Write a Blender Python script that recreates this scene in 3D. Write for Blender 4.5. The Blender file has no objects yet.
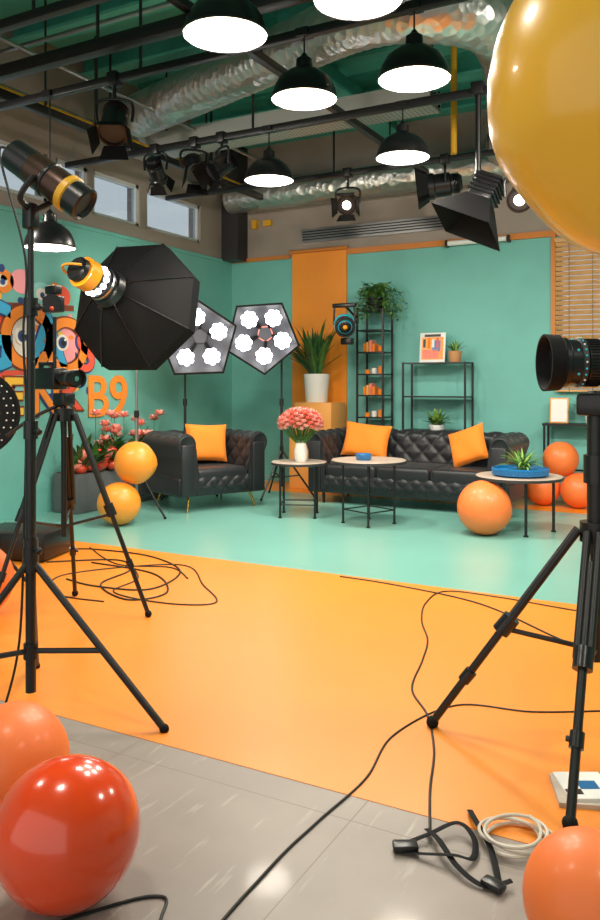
import bpy, bmesh, math, random
from mathutils import Vector, Matrix
random.seed(7)
pi=math.pi
sc=bpy.context.scene
try:
    sc.view_settings.view_transform='Standard'
    sc.view_settings.look='None'
except Exception: pass

# ---------------------------------------------------------------- materials
def lin(h):
    h=h.lstrip('#'); o=[]
    for i in (0,2,4):
        c=int(h[i:i+2],16)/255
        o.append(c/12.92 if c<=.04045 else ((c+.055)/1.055)**2.4)
    return (*o,1)
MC={}
def mat(name,col,rough=.5,metal=0,emit=0,ecol=None,var=0,vscale=6,bump=0,bscale=40,coat=0,sheen=0,spec=.5,sss=0,coatr=.08):
    if name in MC: return MC[name]
    m=bpy.data.materials.new(name); m.use_nodes=True
    nt=m.node_tree; b=nt.nodes['Principled BSDF']
    c=lin(col) if isinstance(col,str) else col
    b.inputs['Base Color'].default_value=c
    b.inputs['Roughness'].default_value=rough
    b.inputs['Metallic'].default_value=metal
    b.inputs['Specular IOR Level'].default_value=spec
    b.inputs['Coat Weight'].default_value=coat
    b.inputs['Coat Roughness'].default_value=coatr
    b.inputs['Sheen Weight'].default_value=sheen
    if sss:
        b.inputs['Subsurface Weight'].default_value=sss
        b.inputs['Subsurface Radius'].default_value=(.05,.03,.01)
    if emit:
        b.inputs['Emission Color'].default_value=lin(ecol) if ecol else c
        b.inputs['Emission Strength'].default_value=emit
    tc=nt.nodes.new('ShaderNodeTexCoord')
    if var:
        n=nt.nodes.new('ShaderNodeTexNoise'); n.inputs['Scale'].default_value=vscale; n.inputs['Detail'].default_value=6
        nt.links.new(tc.outputs['Object'],n.inputs['Vector'])
        r=nt.nodes.new('ShaderNodeMapRange'); r.inputs[1].default_value=.3; r.inputs[2].default_value=.7
        r.inputs[3].default_value=1-var; r.inputs[4].default_value=1+var
        nt.links.new(n.outputs['Fac'],r.inputs[0])
        mx=nt.nodes.new('ShaderNodeVectorMath'); mx.operation='SCALE'
        mx.inputs[0].default_value=c[:3]
        nt.links.new(r.outputs[0],mx.inputs['Scale'])
        nt.links.new(mx.outputs[0],b.inputs['Base Color'])
    if bump:
        n=nt.nodes.new('ShaderNodeTexNoise'); n.inputs['Scale'].default_value=bscale; n.inputs['Detail'].default_value=4
        nt.links.new(tc.outputs['Object'],n.inputs['Vector'])
        bp=nt.nodes.new('ShaderNodeBump'); bp.inputs['Strength'].default_value=bump; bp.inputs['Distance'].default_value=.02
        nt.links.new(n.outputs['Fac'],bp.inputs['Height']); nt.links.new(bp.outputs[0],b.inputs['Normal'])
    MC[name]=m; return m

TEAL=mat('teal_wall_paint','#6eb4ab',.6,var=.05,vscale=3,bump=.05)
GREYW=mat('upper_wall_concrete','#9a8e85',.8,var=.08,vscale=2,bump=.1)
TEALF=mat('teal_vinyl_floor','#7ab5a9',.32,var=.04,vscale=1.5,coat=.2,bump=.02,bscale=4,coatr=.2)
ORF=mat('orange_vinyl_floor','#f08b1c',.5,var=.05,vscale=1.2,coat=.4,bump=.02,bscale=5,coatr=.3)
ORW=mat('orange_wall_paint','#ee8f22',.55,var=.03)
TRIMO=mat('orange_trim_paint','#c9792e',.5)
CEIL=mat('teal_ceiling_paint','#52aa99',.6,var=.12,vscale=2)
CEILD=mat('teal_joist_paint','#3a907f',.6,var=.1)
BLK=mat('black_metal','#141416',.38)
BLKM=mat('black_matte','#0b0b0d',.75,spec=.25)
BLKP=mat('black_plastic','#151518',.3)
DGREY=mat('dark_grey_metal','#3a3a3c',.45,metal=.3)
STEEL=mat('brushed_steel','#a8a8a8',.3,metal=1)
CHROME=mat('chrome','#d8d8d8',.12,metal=1)
WHITE=mat('white_plastic','#ececea',.4)
OFFW=mat('offwhite_ceramic','#e9e6e0',.3)
VELV=mat('black_tufted_leather','#17191e',.45,sheen=.08,var=.12,vscale=5,bump=.06,bscale=120)
SEAM=mat('charcoal_button','#121316',.4)
GOLD=mat('gold_leg_metal','#c79a48',.25,metal=.9)
ORC=mat('orange_cushion_fabric','#ef8318',.75,sheen=.1,bump=.15,bscale=120)
BAL_O=mat('orange_balloon_latex','#f67b38',.5,coat=.15,sss=.15,coatr=.2)
BAL_Y=mat('yellow_balloon_latex','#f4962a',.45,coat=.2,sss=.15,coatr=.2)
BAL_R=mat('red_orange_balloon_latex','#f24a18',.2,coat=.6,sss=.1)
BAL_T=mat('amber_balloon_latex','#ffbd34',.3,coat=.35,sss=.3)
GRN=mat('leaf_green','#4c7a35',.5,var=.35,vscale=12)
GRND=mat('leaf_dark_green','#2f5e33',.5,var=.3,vscale=12)
GRNL=mat('leaf_light_green','#7fa84a',.5,var=.3,vscale=12)
PINK=mat('pink_petal','#f9b0a4',.6,var=.12,vscale=20)
CORAL=mat('coral_petal','#ee8270',.6,var=.2,vscale=20)
REDA=mat('red_fruit','#d2452c',.35,var=.2)
SOIL=mat('potting_soil','#3a2a20',.9,bump=.4)
WOODT=mat('ash_tabletop','#b3a293',.4,var=.12,vscale=10)
BLUE=mat('blue_glazed','#0c6aa6',.3,coat=.4)
CYAN=mat('cyan_lens','#2bb5c8',.25,emit=.25)
PEACH=mat('peach_pedestal_paint','#f0a552',.5)
YEL=mat('yellow_pipe_paint','#d6a021',.4)
ORANGE_P=mat('orange_light_housing','#f9a01c',.3,coat=.3)
BRONZE=mat('bronze_anodised','#45332a',.3,metal=.6)
GLOWW=mat('lamp_glow_white','#fff6e6',.5,emit=6,ecol='#fff1da')
BULB=mat('daylight_bulb_glow','#ffffff',.5,emit=6,ecol='#fbfcff')
SBIN=mat('softbox_grey_lining','#3c3c40',.6)
INNER=mat('lamp_inner_white','#f4f2ec',.4,emit=.5,ecol='#fff1da')
PAPER=mat('paper_white','#e8e6e2',.6)
BLINDM=mat('wood_blind_slat','#d2a36c',.5,var=.1,vscale=8)
STRING=mat('blind_cord','#8a6a45',.6)
GREYB=mat('grey_planter','#5e6062',.6,var=.1)
CABLE=mat('black_cable_rubber','#161412',.45)
WCABLE=mat('white_cable_rubber','#cfc6b8',.5)
FRAMEW=mat('window_frame_white','#c9ced0',.4)

def grey_floor():
    m=mat('grey_concrete_floor','#a79c92',.46,coat=.05)
    nt=m.node_tree; b=nt.nodes['Principled BSDF']
    tc=nt.nodes.new('ShaderNodeTexCoord')
    n=nt.nodes.new('ShaderNodeTexNoise'); n.inputs['Scale'].default_value=1.6; n.inputs['Detail'].default_value=8
    n2=nt.nodes.new('ShaderNodeTexNoise'); n2.inputs['Scale'].default_value=26; n2.inputs['Detail'].default_value=6
    mp=nt.nodes.new('ShaderNodeMapping'); mp.inputs['Scale'].default_value=(1,.12,1); mp.inputs['Rotation'].default_value=(0,0,.9)
    nt.links.new(tc.outputs['Object'],n.inputs['Vector'])
    nt.links.new(tc.outputs['Object'],mp.inputs['Vector']); nt.links.new(mp.outputs[0],n2.inputs['Vector'])
    cr=nt.nodes.new('ShaderNodeValToRGB'); cr.color_ramp.elements[0].position=.3; cr.color_ramp.elements[1].position=.72
    cr.color_ramp.elements[0].color=lin('#887d76'); cr.color_ramp.elements[1].color=lin('#a2978f')
    nt.links.new(n.outputs['Fac'],cr.inputs[0])
    sr=nt.nodes.new('ShaderNodeValToRGB'); sr.color_ramp.elements[0].position=.62; sr.color_ramp.elements[1].position=.74
    nt.links.new(n2.outputs['Fac'],sr.inputs[0])
    mx=nt.nodes.new('ShaderNodeMix'); mx.data_type='RGBA'
    mul=nt.nodes.new('ShaderNodeMath'); mul.operation='MULTIPLY'; mul.inputs[1].default_value=.45
    nt.links.new(sr.outputs[0],mul.inputs[0]); nt.links.new(mul.outputs[0],mx.inputs[0])
    nt.links.new(cr.outputs[0],mx.inputs[6]); mx.inputs[7].default_value=lin('#ccc4ba')
    br=nt.nodes.new('ShaderNodeTexBrick'); br.inputs['Scale'].default_value=1.0
    br.inputs['Brick Width'].default_value=.9; br.inputs['Row Height'].default_value=.9; br.inputs['Mortar Size'].default_value=.002
    br.offset=0; br.inputs['Color1'].default_value=(0,0,0,1); br.inputs['Color2'].default_value=(0,0,0,1); br.inputs['Mortar'].default_value=(1,1,1,1)
    mp2=nt.nodes.new('ShaderNodeMapping'); mp2.inputs['Location'].default_value=(.1,.55,0)
    nt.links.new(tc.outputs['Object'],mp2.inputs['Vector']); nt.links.new(mp2.outputs[0],br.inputs['Vector'])
    m2=nt.nodes.new('ShaderNodeMix'); m2.data_type='RGBA'; nt.links.new(br.outputs['Color'],m2.inputs[0])
    nt.links.new(mx.outputs[2],m2.inputs[6]); m2.inputs[7].default_value=lin('#7d736b')
    nt.links.new(m2.outputs[2],b.inputs['Base Color'])
    return m
GREYF=grey_floor()

def duct_mat():
    m=mat('aluminium_flex_duct','#c6c6c3',.32,metal=.85)
    nt=m.node_tree; b=nt.nodes['Principled BSDF']
    tc=nt.nodes.new('ShaderNodeTexCoord'); n=nt.nodes.new('ShaderNodeTexVoronoi'); n.inputs['Scale'].default_value=14
    nt.links.new(tc.outputs['Object'],n.inputs['Vector'])
    bp=nt.nodes.new('ShaderNodeBump'); bp.inputs['Strength'].default_value=.35; bp.inputs['Distance'].default_value=.03
    nt.links.new(n.outputs['Distance'],bp.inputs['Height']); nt.links.new(bp.outputs[0],b.inputs['Normal'])
    return m
DUCT=duct_mat()
def perf_mat():
    m=mat('perforated_tray_steel','#8c8f8c',.4,metal=.3)
    nt=m.node_tree; b=nt.nodes['Principled BSDF']
    tc=nt.nodes.new('ShaderNodeTexCoord'); n=nt.nodes.new('ShaderNodeTexVoronoi'); n.inputs['Scale'].default_value=22
    n.inputs['Randomness'].default_value=0
    nt.links.new(tc.outputs['Object'],n.inputs['Vector'])
    cr=nt.nodes.new('ShaderNodeValToRGB'); cr.color_ramp.elements[0].position=.32; cr.color_ramp.elements[1].position=.4
    cr.color_ramp.elements[0].color=lin('#1c2422'); cr.color_ramp.elements[1].color=lin('#b0b3b0')
    nt.links.new(n.outputs['Distance'],cr.inputs[0]); nt.links.new(cr.outputs[0],b.inputs['Base Color'])
    return m
PERF=perf_mat()
def glass_mat():
    m=bpy.data.materials.new('window_glass'); m.use_nodes=True; nt=m.node_tree
    nt.nodes.remove(nt.nodes['Principled BSDF']); o=nt.nodes['Material Output']
    t=nt.nodes.new('ShaderNodeBsdfTransparent'); t.inputs[0].default_value=lin('#d2dce4')
    g=nt.nodes.new('ShaderNodeBsdfGlossy'); g.inputs['Roughness'].default_value=.05
    x=nt.nodes.new('ShaderNodeMixShader'); x.inputs[0].default_value=.08
    nt.links.new(t.outputs[0],x.inputs[1]); nt.links.new(g.outputs[0],x.inputs[2]); nt.links.new(x.outputs[0],o.inputs[0])
    return m
GLASS=glass_mat()

# ---------------------------------------------------------------- builder
class MB:
    def __init__(s,name):
        s.n=name; s.v=[]; s.f=[]; s.fm=[]; s.mats=[]; s.M=Matrix()
    def mi(s,m):
        if m not in s.mats: s.mats.append(m)
        return s.mats.index(m)
    def add(s,vs,fs,m,T=None):
        o=len(s.v); X=s.M@T if T is not None else s.M
        s.v+=[X@Vector(v) for v in vs]
        k=s.mi(m)
        for f in fs:
            s.f.append(tuple(i+o for i in f)); s.fm.append(k)
    def box(s,c,size,m,rot=(0,0,0),bev=0,seg=2):
        bm=bmesh.new(); bmesh.ops.create_cube(bm,size=1)
        for v in bm.verts: v.co=Vector((v.co.x*size[0],v.co.y*size[1],v.co.z*size[2]))
        if bev: bmesh.ops.bevel(bm,geom=bm.edges[:],offset=bev,segments=seg,profile=.5,affect='EDGES')
        bm.verts.index_update()
        T=Matrix.Translation(c)@Matrix.Rotation(rot[2],4,'Z')@Matrix.Rotation(rot[1],4,'Y')@Matrix.Rotation(rot[0],4,'X')
        s.add([v.co.copy() for v in bm.verts],[[v.index for v in f.verts] for f in bm.faces],m,T); bm.free()
    def rev(s,prof,m,seg=28,T=None,sq=1):
        vs=[];fs=[];n=len(prof)
        for r,z in prof:
            for i in range(seg):
                a=2*pi*i/seg; vs.append((r*math.cos(a),r*math.sin(a)*sq,z))
        for j in range(n-1):
            for i in range(seg):
                k=(i+1)%seg
                fs.append((j*seg+i,j*seg+k,(j+1)*seg+k,(j+1)*seg+i))
        if prof[0][0]>1e-5: fs.append(tuple(range(seg))[::-1])
        if prof[-1][0]>1e-5: fs.append(tuple((n-1)*seg+i for i in range(seg)))
        s.add(vs,fs,m,T)
    def revopen(s,prof,m,seg=28,T=None,rot0=0):
        vs=[];fs=[];n=len(prof)
        for r,z in prof:
            for i in range(seg):
                a=2*pi*i/seg+rot0; vs.append((r*math.cos(a),r*math.sin(a),z))
        for j in range(n-1):
            for i in range(seg):
                k=(i+1)%seg; fs.append((j*seg+i,j*seg+k,(j+1)*seg+k,(j+1)*seg+i))
        s.add(vs,fs,m,T)
    def tube(s,p,q,r,m,r2=None,seg=14):
        p=Vector(p);q=Vector(q);d=q-p
        if d.length<1e-6: return
        T=Matrix.Translation(p)@d.to_track_quat('Z','Y').to_matrix().to_4x4()
        s.rev([(r,0),(r if r2 is None else r2,d.length)],m,seg,T)
    def ball(s,c,r,m,scale=(1,1,1),seg=24,rings=14,rot=None):
        T=Matrix.Translation(c)
        if rot is not None: T=T@rot
        T=T@Matrix.Diagonal((*scale,1))
        vs=[(0,0,-r)];fs=[]
        for j in range(1,rings):
            t=-pi/2+pi*j/rings
            for i in range(seg):
                a=2*pi*i/seg; vs.append((r*math.cos(t)*math.cos(a),r*math.cos(t)*math.sin(a),r*math.sin(t)))
        vs.append((0,0,r)); L=len(vs)-1
        for i in range(seg):
            k=(i+1)%seg
            fs.append((0,1+k,1+i))
            for j in range(rings-2):
                a=1+j*seg; fs.append((a+i,a+k,a+seg+k,a+seg+i))
            a=1+(rings-2)*seg; fs.append((a+i,a+k,L))
        s.add(vs,fs,m,T)
    def path(s,pts,r,m,seg=8,sub=8,flat=None,radii=None):
        P=[Vector(p) for p in pts]; C=[];R=[]
        n=len(P)
        for i in range(n-1):
            a=P[max(i-1,0)];b=P[i];c=P[i+1];d=P[min(i+2,n-1)]
            for k in range(sub):
                t=k/sub
                C.append(.5*((2*b)+(c-a)*t+(2*a-5*b+4*c-d)*t*t+(3*b-a-3*c+d)*t**3))
                if radii: R.append(radii[i]*(1-t)+radii[i+1]*t)
        C.append(P[-1])
        if radii: R.append(radii[-1])
        vs=[];fs=[];up=Vector((0,0,1))
        pn=None
        for i,c in enumerate(C):
            d=(C[min(i+1,len(C)-1)]-C[max(i-1,0)]).normalized()
            if pn is None:
                x=d.cross(up); 
                if x.length<.05: x=d.cross(Vector((1,0,0)))
            else: x=pn-d*pn.dot(d)
            x.normalize(); pn=x; y=x.cross(d).normalized()
            rr=R[i] if radii else r
            for k in range(seg):
                a=2*pi*k/seg
                vs.append(c+x*rr*math.cos(a)+y*rr*math.sin(a)*(flat or 1))
        for j in range(len(C)-1):
            for i in range(seg):
                k=(i+1)%seg; fs.append((j*seg+i,j*seg+k,(j+1)*seg+k,(j+1)*seg+i))
        fs.append(tuple(range(seg))); fs.append(tuple((len(C)-1)*seg+i for i in range(seg)))
        s.add(vs,fs,m)
    def grid(s,fn,nu,nv,m):
        vs=[fn(u/nu,v/nv) for v in range(nv+1) for u in range(nu+1)]
        fs=[(v*(nu+1)+u,v*(nu+1)+u+1,(v+1)*(nu+1)+u+1,(v+1)*(nu+1)+u) for v in range(nv) for u in range(nu)]
        s.add(vs,fs,m)
    def blade(s,base,az,el,L,w,droop,m,n=7,fold=.15):
        b=Vector(base); h=Vector((math.cos(az),math.sin(az),0)); side=Vector((-math.sin(az),math.cos(az),0))
        vs=[];fs=[]; p=b.copy(); e=el
        for i in range(n+1):
            t=i/n; ww=w*math.sin(pi*min(1,(t*.85+.12)))**.8 if t<1 else 0.001
            nrm=(h*-math.sin(e)+Vector((0,0,math.cos(e))))
            vs+= [p-side*ww, p-nrm*ww*fold*2, p+side*ww]
            d=h*math.cos(e)+Vector((0,0,math.sin(e))); p=p+d*(L/n); e-=droop/n
        for i in range(n):
            a=i*3; fs+=[(a,a+1,a+4,a+3),(a+1,a+2,a+5,a+4)]
        s.add(vs,fs,m)
    def done(s,loc=(0,0,0),rotz=0,sharp=38,recalc=True):
        me=bpy.data.meshes.new(s.n+'_mesh'); me.from_pydata([tuple(v) for v in s.v],[],s.f)
        for m in s.mats: me.materials.append(m)
        me.polygons.foreach_set('material_index',s.fm)
        me.update()
        if recalc:
            bm=bmesh.new(); bm.from_mesh(me); bmesh.ops.recalc_face_normals(bm,faces=bm.faces[:]); bm.to_mesh(me); bm.free()
        me.polygons.foreach_set('use_smooth',[True]*len(me.polygons))
        try: me.set_sharp_from_angle(angle=math.radians(sharp))
        except Exception: pass
        o=bpy.data.objects.new(s.n,me); sc.collection.objects.link(o)
        o.location=loc; o.rotation_euler=(0,0,rotz)
        return o
def aim(p,d,roll=0):
    return Matrix.Translation(p)@Vector(d).to_track_quat('Z','Y').to_matrix().to_4x4()@Matrix.Rotation(roll,4,'Z')
def light(name,kind,loc,energy,col=(1,.92,.80),size=.3,d=(0,0,-1),parent=None,spot=None):
    l=bpy.data.lights.new(name,kind); l.energy=energy; l.color=col
    if kind=='AREA': l.shape='DISK'; l.size=size
    else: l.shadow_soft_size=size
    if spot and kind=='SPOT': l.spot_size=spot; l.spot_blend=.9
    o=bpy.data.objects.new(name,l); sc.collection.objects.link(o)
    o.rotation_euler=Vector(d).to_track_quat('-Z','Y').to_euler()
    o.location=loc
    if parent:
        o.parent=parent; o.matrix_parent_inverse=Matrix.Translation(parent.location).inverted()
    return o

# ---------------------------------------------------------------- camera / world
cam=bpy.data.cameras.new('camera'); co=bpy.data.objects.new('camera',cam); sc.collection.objects.link(co)
co.location=(0,0,1.3); co.rotation_euler=(pi/2,0,math.radians(28.6))
cam.sensor_fit='VERTICAL'; cam.sensor_height=36; cam.lens=793/920*36; cam.shift_y=-75/920
cam.clip_start=.05
sc.camera=co
w=bpy.data.worlds.new('world'); sc.world=w; w.use_nodes=True
w.node_tree.nodes['Background'].inputs[0].default_value=(1,.95,.89,1)
w.node_tree.nodes['Background'].inputs[1].default_value=1.15

# ---------------------------------------------------------------- room
XL,YB,ZC,XR=-6.15,9.29,4.8,3.0
b=MB('floor')
b.box((-1.57,-.36,-.05),(9.2,5.28,.1),GREYF)
b.box((-1.57,3.59,-.049),(9.2,2.62,.102),ORF)
b.box((-1.57,6.65,-.05),(9.2,3.5,.1),TEALF)
b.box((-1.57,8.85,-.05),(9.2,.9,.1),ORF)
b.done()
b=MB('wall_left')
def lw(y0,y1,z0,z1,m): b.box((XL-.1,(y0+y1)/2,(z0+z1)/2),(.2,y1-y0,z1-z0),m)
lw(-3,YB,0,3.0,TEAL); lw(-3,YB,3.0,3.17,GREYW); lw(-3,YB,3.66,ZC,GREYW)
wins=[(3.2,4.5),(4.6,5.9),(6.0,6.47),(6.55,7.33),(7.45,8.55)]
ys=[-3]+[y for p in wins for y in p]+[YB]
for i in range(0,len(ys),2): lw(ys[i],ys[i+1],3.17,3.66,GREYW)
b.done()
for i,(y0,y1) in enumerate(wins):
    b=MB('window_%d'%(i+1)); x=XL-.06
    for yy in (y0+.02,y1-.02): b.box((x,yy,3.415),(.07,.045,.49),FRAMEW)
    for zz in (3.19,3.64): b.box((x,(y0+y1)/2,zz),(.07,y1-y0,.045),FRAMEW)
    b.box((x,(y0+y1)/2,3.415),(.008,y1-y0-.06,.42),GLASS)
    b.done()
b=MB('wall_back')
def bw(x0,x1,z0,z1,m): b.box(((x0+x1)/2,YB+.1,(z0+z1)/2),(x1-x0,.2,z1-z0),m)
wx0,wx1,wz0,wz1=-1.74,-.5,1.25,2.92
bw(XL-.2,wx0,0,3,TEAL); bw(wx1,XR,0,3,TEAL); bw(wx0,wx1,0,wz0,TEAL); bw(wx0,wx1,wz1,3,TEAL)
bw(XL-.2,XR,3,ZC,GREYW)
b.done()
b=MB('wall_right'); b.box((XR+.1,3,2.4),(.2,12.6,4.8),TEAL); b.done()
b=MB('ceiling'); b.box((-1.57,3.1,ZC+.05),(9.4,12.6,.1),CEIL); b.done()
b=MB('orange_wall_panel'); b.box((-4.77,YB-.012,1.54),(.8,.024,3.08),ORW); 
b.tube((-5.2,YB-.05,3.07),(-4.34,YB-.05,3.07),.025,TRIMO); b.done()
b=MB('trim_1'); b.box((-3.07,YB-.015,3.02),(2.6,.03,.07),TRIMO); b.box((-5.68,YB-.015,3.02),(.94,.03,.05),TRIMO)
b.box((-.2,YB-.015,3.02),(3.1,.03,.07),TRIMO); b.done()
b=MB('trim_2'); b.box((-1.78,YB-.02,2.2),(.05,.04,1.7),TRIMO); b.done()
b=MB('trim_3'); b.box((XL+.01,4,3.0),(.02,10.5,.04),TEAL); b.done()
b=MB('baseboard_back'); b.box((-3.6,YB-.01,.04),(5.1,.02,.08),TEALF); b.done()
b=MB('structural_column'); b.box((XL+.13,YB-.13,3.9),(.26,.26,1.8),DGREY); b.done()
b=MB('linear_air_vent'); b.box((-3.95,YB-.02,3.27),(2.15,.04,.17),STEEL)
for i in range(4): b.box((-3.95,YB-.045,3.22+i*.034),(2.1,.02,.014),BLK)
b.done()
b=MB('projector_screen_roll'); b.tube((-3.0,YB-.07,3.0),(-2.3,YB-.07,3.0),.03,WHITE); b.box((-3.02,YB-.04,3.0),(.03,.08,.08),BLK); b.box((-2.28,YB-.04,3.0),(.03,.08,.08),BLK); b.done()
b=MB('wall_switch_box'); b.box((-5.75,YB-.03,3.5),(.08,.06,.12),YEL); b.box((-5.55,YB-.03,3.5),(.12,.05,.08),YEL); b.done()

# blinds window
b=MB('window_6')
for x in (wx0+.02,wx1-.02): b.box((x,YB+.08,2.085),(.04,.1,1.67),FRAMEW)
for z in (wz0+.02,wz1-.02): b.box(((wx0+wx1)/2,YB+.08,z),(1.24,.1,.04),FRAMEW)
b.box(((wx0+wx1)/2,YB+.1,2.085),(1.18,.01,1.6),GLASS); b.done()
b=MB('wooden_venetian_blind')
n=30
for i in range(n):
    z=2.88-i*.055
    b.box(((wx0+wx1)/2,YB-.05,z),(1.26,.052,.005),BLINDM,rot=(-.85,0,0))
b.box(((wx0+wx1)/2,YB-.05,2.93),(1.28,.06,.05),BLINDM,bev=.005)
b.box(((wx0+wx1)/2,YB-.05,1.235),(1.26,.05,.025),BLINDM,bev=.005)
for x in (-1.6,-1.35,-1.1,-.75): b.tube((x,YB-.08,2.92),(x,YB-.08,1.23),.004,STRING,seg=6)
b.done()

# ---------------------------------------------------------------- ceiling structure
for i in range(9):
    b=MB('ceiling_joist'); y=1.6+i*.95
    b.box((-1.57,y,ZC-.02),(9,.22,.04),CEILD); b.box((-1.57,y,ZC-.12),(9,.05,.2),CEILD); b.box((-1.57,y,ZC-.22),(9,.2,.03),CEIL); b.done()
b=MB('ceiling_main_beam'); b.box((-3.6,4.0,ZC-.36),(.06,10,.22),CEILD); b.box((-3.6,4.0,ZC-.48),(.24,10,.03),CEIL); b.done()
def rail(y,z,r,x0=XL+.02,x1=XR-.02,name='lighting_rail'):
    b=MB(name); b.box(((x0+x1)/2,y,z),(x1-x0,r*2,r*2),BLK,bev=.006)
    x=x0+.6
    while x<x1:
        b.tube((x,y,z),(x,y,ZC),.012,BLK,seg=8); x+=1.7
    b.done()
rail(3.55,3.6,.03); rail(4.12,3.62,.045); rail(4.57,3.6,.028); rail(6.13,3.6,.03); rail(7.8,3.6,.028)
for x,z,y0,y1,r in ((-5.25,3.68,1,8.6,.035),(-3.05,3.71,1,8.6,.03)):
    b=MB('lighting_rail'); b.box((x,(y0+y1)/2,z),(r*2,y1-y0,r*2),BLK,bev=.005); 
    for y in (2.5,5.0,7.5): b.tube((x,y,z),(x,y,ZC),.01,BLK,seg=8)
    b.done()
b=MB('yellow_conduit_pipe'); b.tube((-5.6,1,3.88),(-5.6,8.6,3.88),.035,YEL); 
for y in (2,4,6,8): b.box((-5.6,y,4.33),(.02,.03,.92),DGREY)
b.done()
b=MB('yellow_conduit_pipe'); b.tube((-2.35,7.4,3.52),(-2.35,7.4,4.7),.03,YEL); b.done()
b=MB('grey_conduit_pipe')
for x in (-5.85,-5.78,-5.0): b.tube((x,1,4.0),(x,8.6,4.0),.018,STEEL)
b.done()
b=MB('grey_conduit_pipe'); b.tube((XL+.01,4.85,4.22),(XR-.01,4.85,4.22),.02,STEEL); b.done()
def duct(name,pts,r,seg=22):
    b=MB(name); P=[Vector(p) for p in pts]
    C=[]; n=len(P)
    for i in range(n-1):
        a=P[max(i-1,0)];bb=P[i];c=P[i+1];d=P[min(i+2,n-1)]
        L=(c-bb).length; k=max(4,int(L/.05))
        for j in range(k):
            t=j/k; C.append(.5*((2*bb)+(c-a)*t+(2*a-5*bb+4*c-d)*t*t+(3*bb-a-3*c+d)*t**3))
    C.append(P[-1])
    b.path(C,r,DUCT,seg=seg,sub=1,radii=[r*(1+.03*(i%2)) for i in range(len(C))]); return b.done(sharp=20)
duct('flexible_ventilation_duct',[(-5.5,6.5,4.12),(-4.2,6.1,4.12),(-3.2,5.75,4.1),(-2.4,5.35,4.0),(-1.85,5.25,3.9),(-1.5,5.65,3.87),(-1.62,6.7,3.87),(-1.95,7.9,3.87),(-2.15,8.6,3.87)],.215)
duct('ventilation_duct',[(-6.0,9.02,3.82),(-4.8,9.02,3.82),(-3.2,9.02,3.82),(-2.0,9.02,3.82),(.5,9.02,3.82)],.19)
b=MB('perforated_cable_tray')
b.box((-4.15,7.0,3.86),(3.5,.3,.02),PERF); b.box((-4.15,6.85,3.95),(3.5,.015,.2),PERF); b.box((-4.15,7.15,3.95),(3.5,.015,.2),PERF)
for x in (-5.5,-4,-2.5): b.tube((x,7.0,3.86),(x,7.0,ZC),.01,BLK,seg=8)
b.done()

# ---------------------------------------------------------------- pendant lamps
def pendant(x,y,z,top,e=42,dia=.44):
    R=dia/2
    b=MB('pendant_lamp')
    out=[(R,0),(R*.99,.02),(R*.93,.07),(R*.78,.13),(R*.52,.175),(R*.3,.195),(.055,.205),(.052,.26),(.03,.275),(.012,.30)]
    b.revopen(out,BLKP,36)
    b.revopen([(R*.99,0.0),(R*.965,.012),(R*.9,.06),(R*.75,.115),(R*.45,.16),(.01,.17)],INNER,36)
    b.revopen([(R*1.0,-.006),(R*1.02,0),(R*1.0,.008)],BLKP,36)
    b.rev([(R*.9,.028),(R*.9,.036)],GLOWW,36)
    b.tube((0,0,.29),(0,0,top-z),.006,BLK,seg=8)
    b.box((0,0,top-z),(.09,.09,.05),BLK)
    o=b.done((x,y,z),recalc=False)
    light('pendant_light','AREA',(x,y,z+.022),e,size=R*1.75,parent=o)
    return o
for x,y,z,top,dia,e in ((-2.38,3.53,3.17,3.6,.45,22),(-2.46,4.57,3.17,3.6,.43,30),(-1.7,4.57,3.16,3.6,.44,30),(-2.38,6.13,3.17,3.6,.44,55),(-3.66,6.13,3.14,3.6,.44,55),(-1.62,3.57,3.2,3.6,.44,22),
    (1.0,3.57,3.2,3.6,.44,30),(1.0,6.13,3.2,3.6,.44,55)):  # these last two are added out of view to even the fill light
    pendant(x,y,z,top,dia=dia,e=e)
rail(1.2,3.6,.03)
for x in (-4,-1.8,.8): pendant(x,1.2,3.2,3.6,e=22)  # unseen pendants behind the camera, added as fill lighting
pendant(-4.75,4.57,2.39,3.6,dia=.4,e=14)
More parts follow.
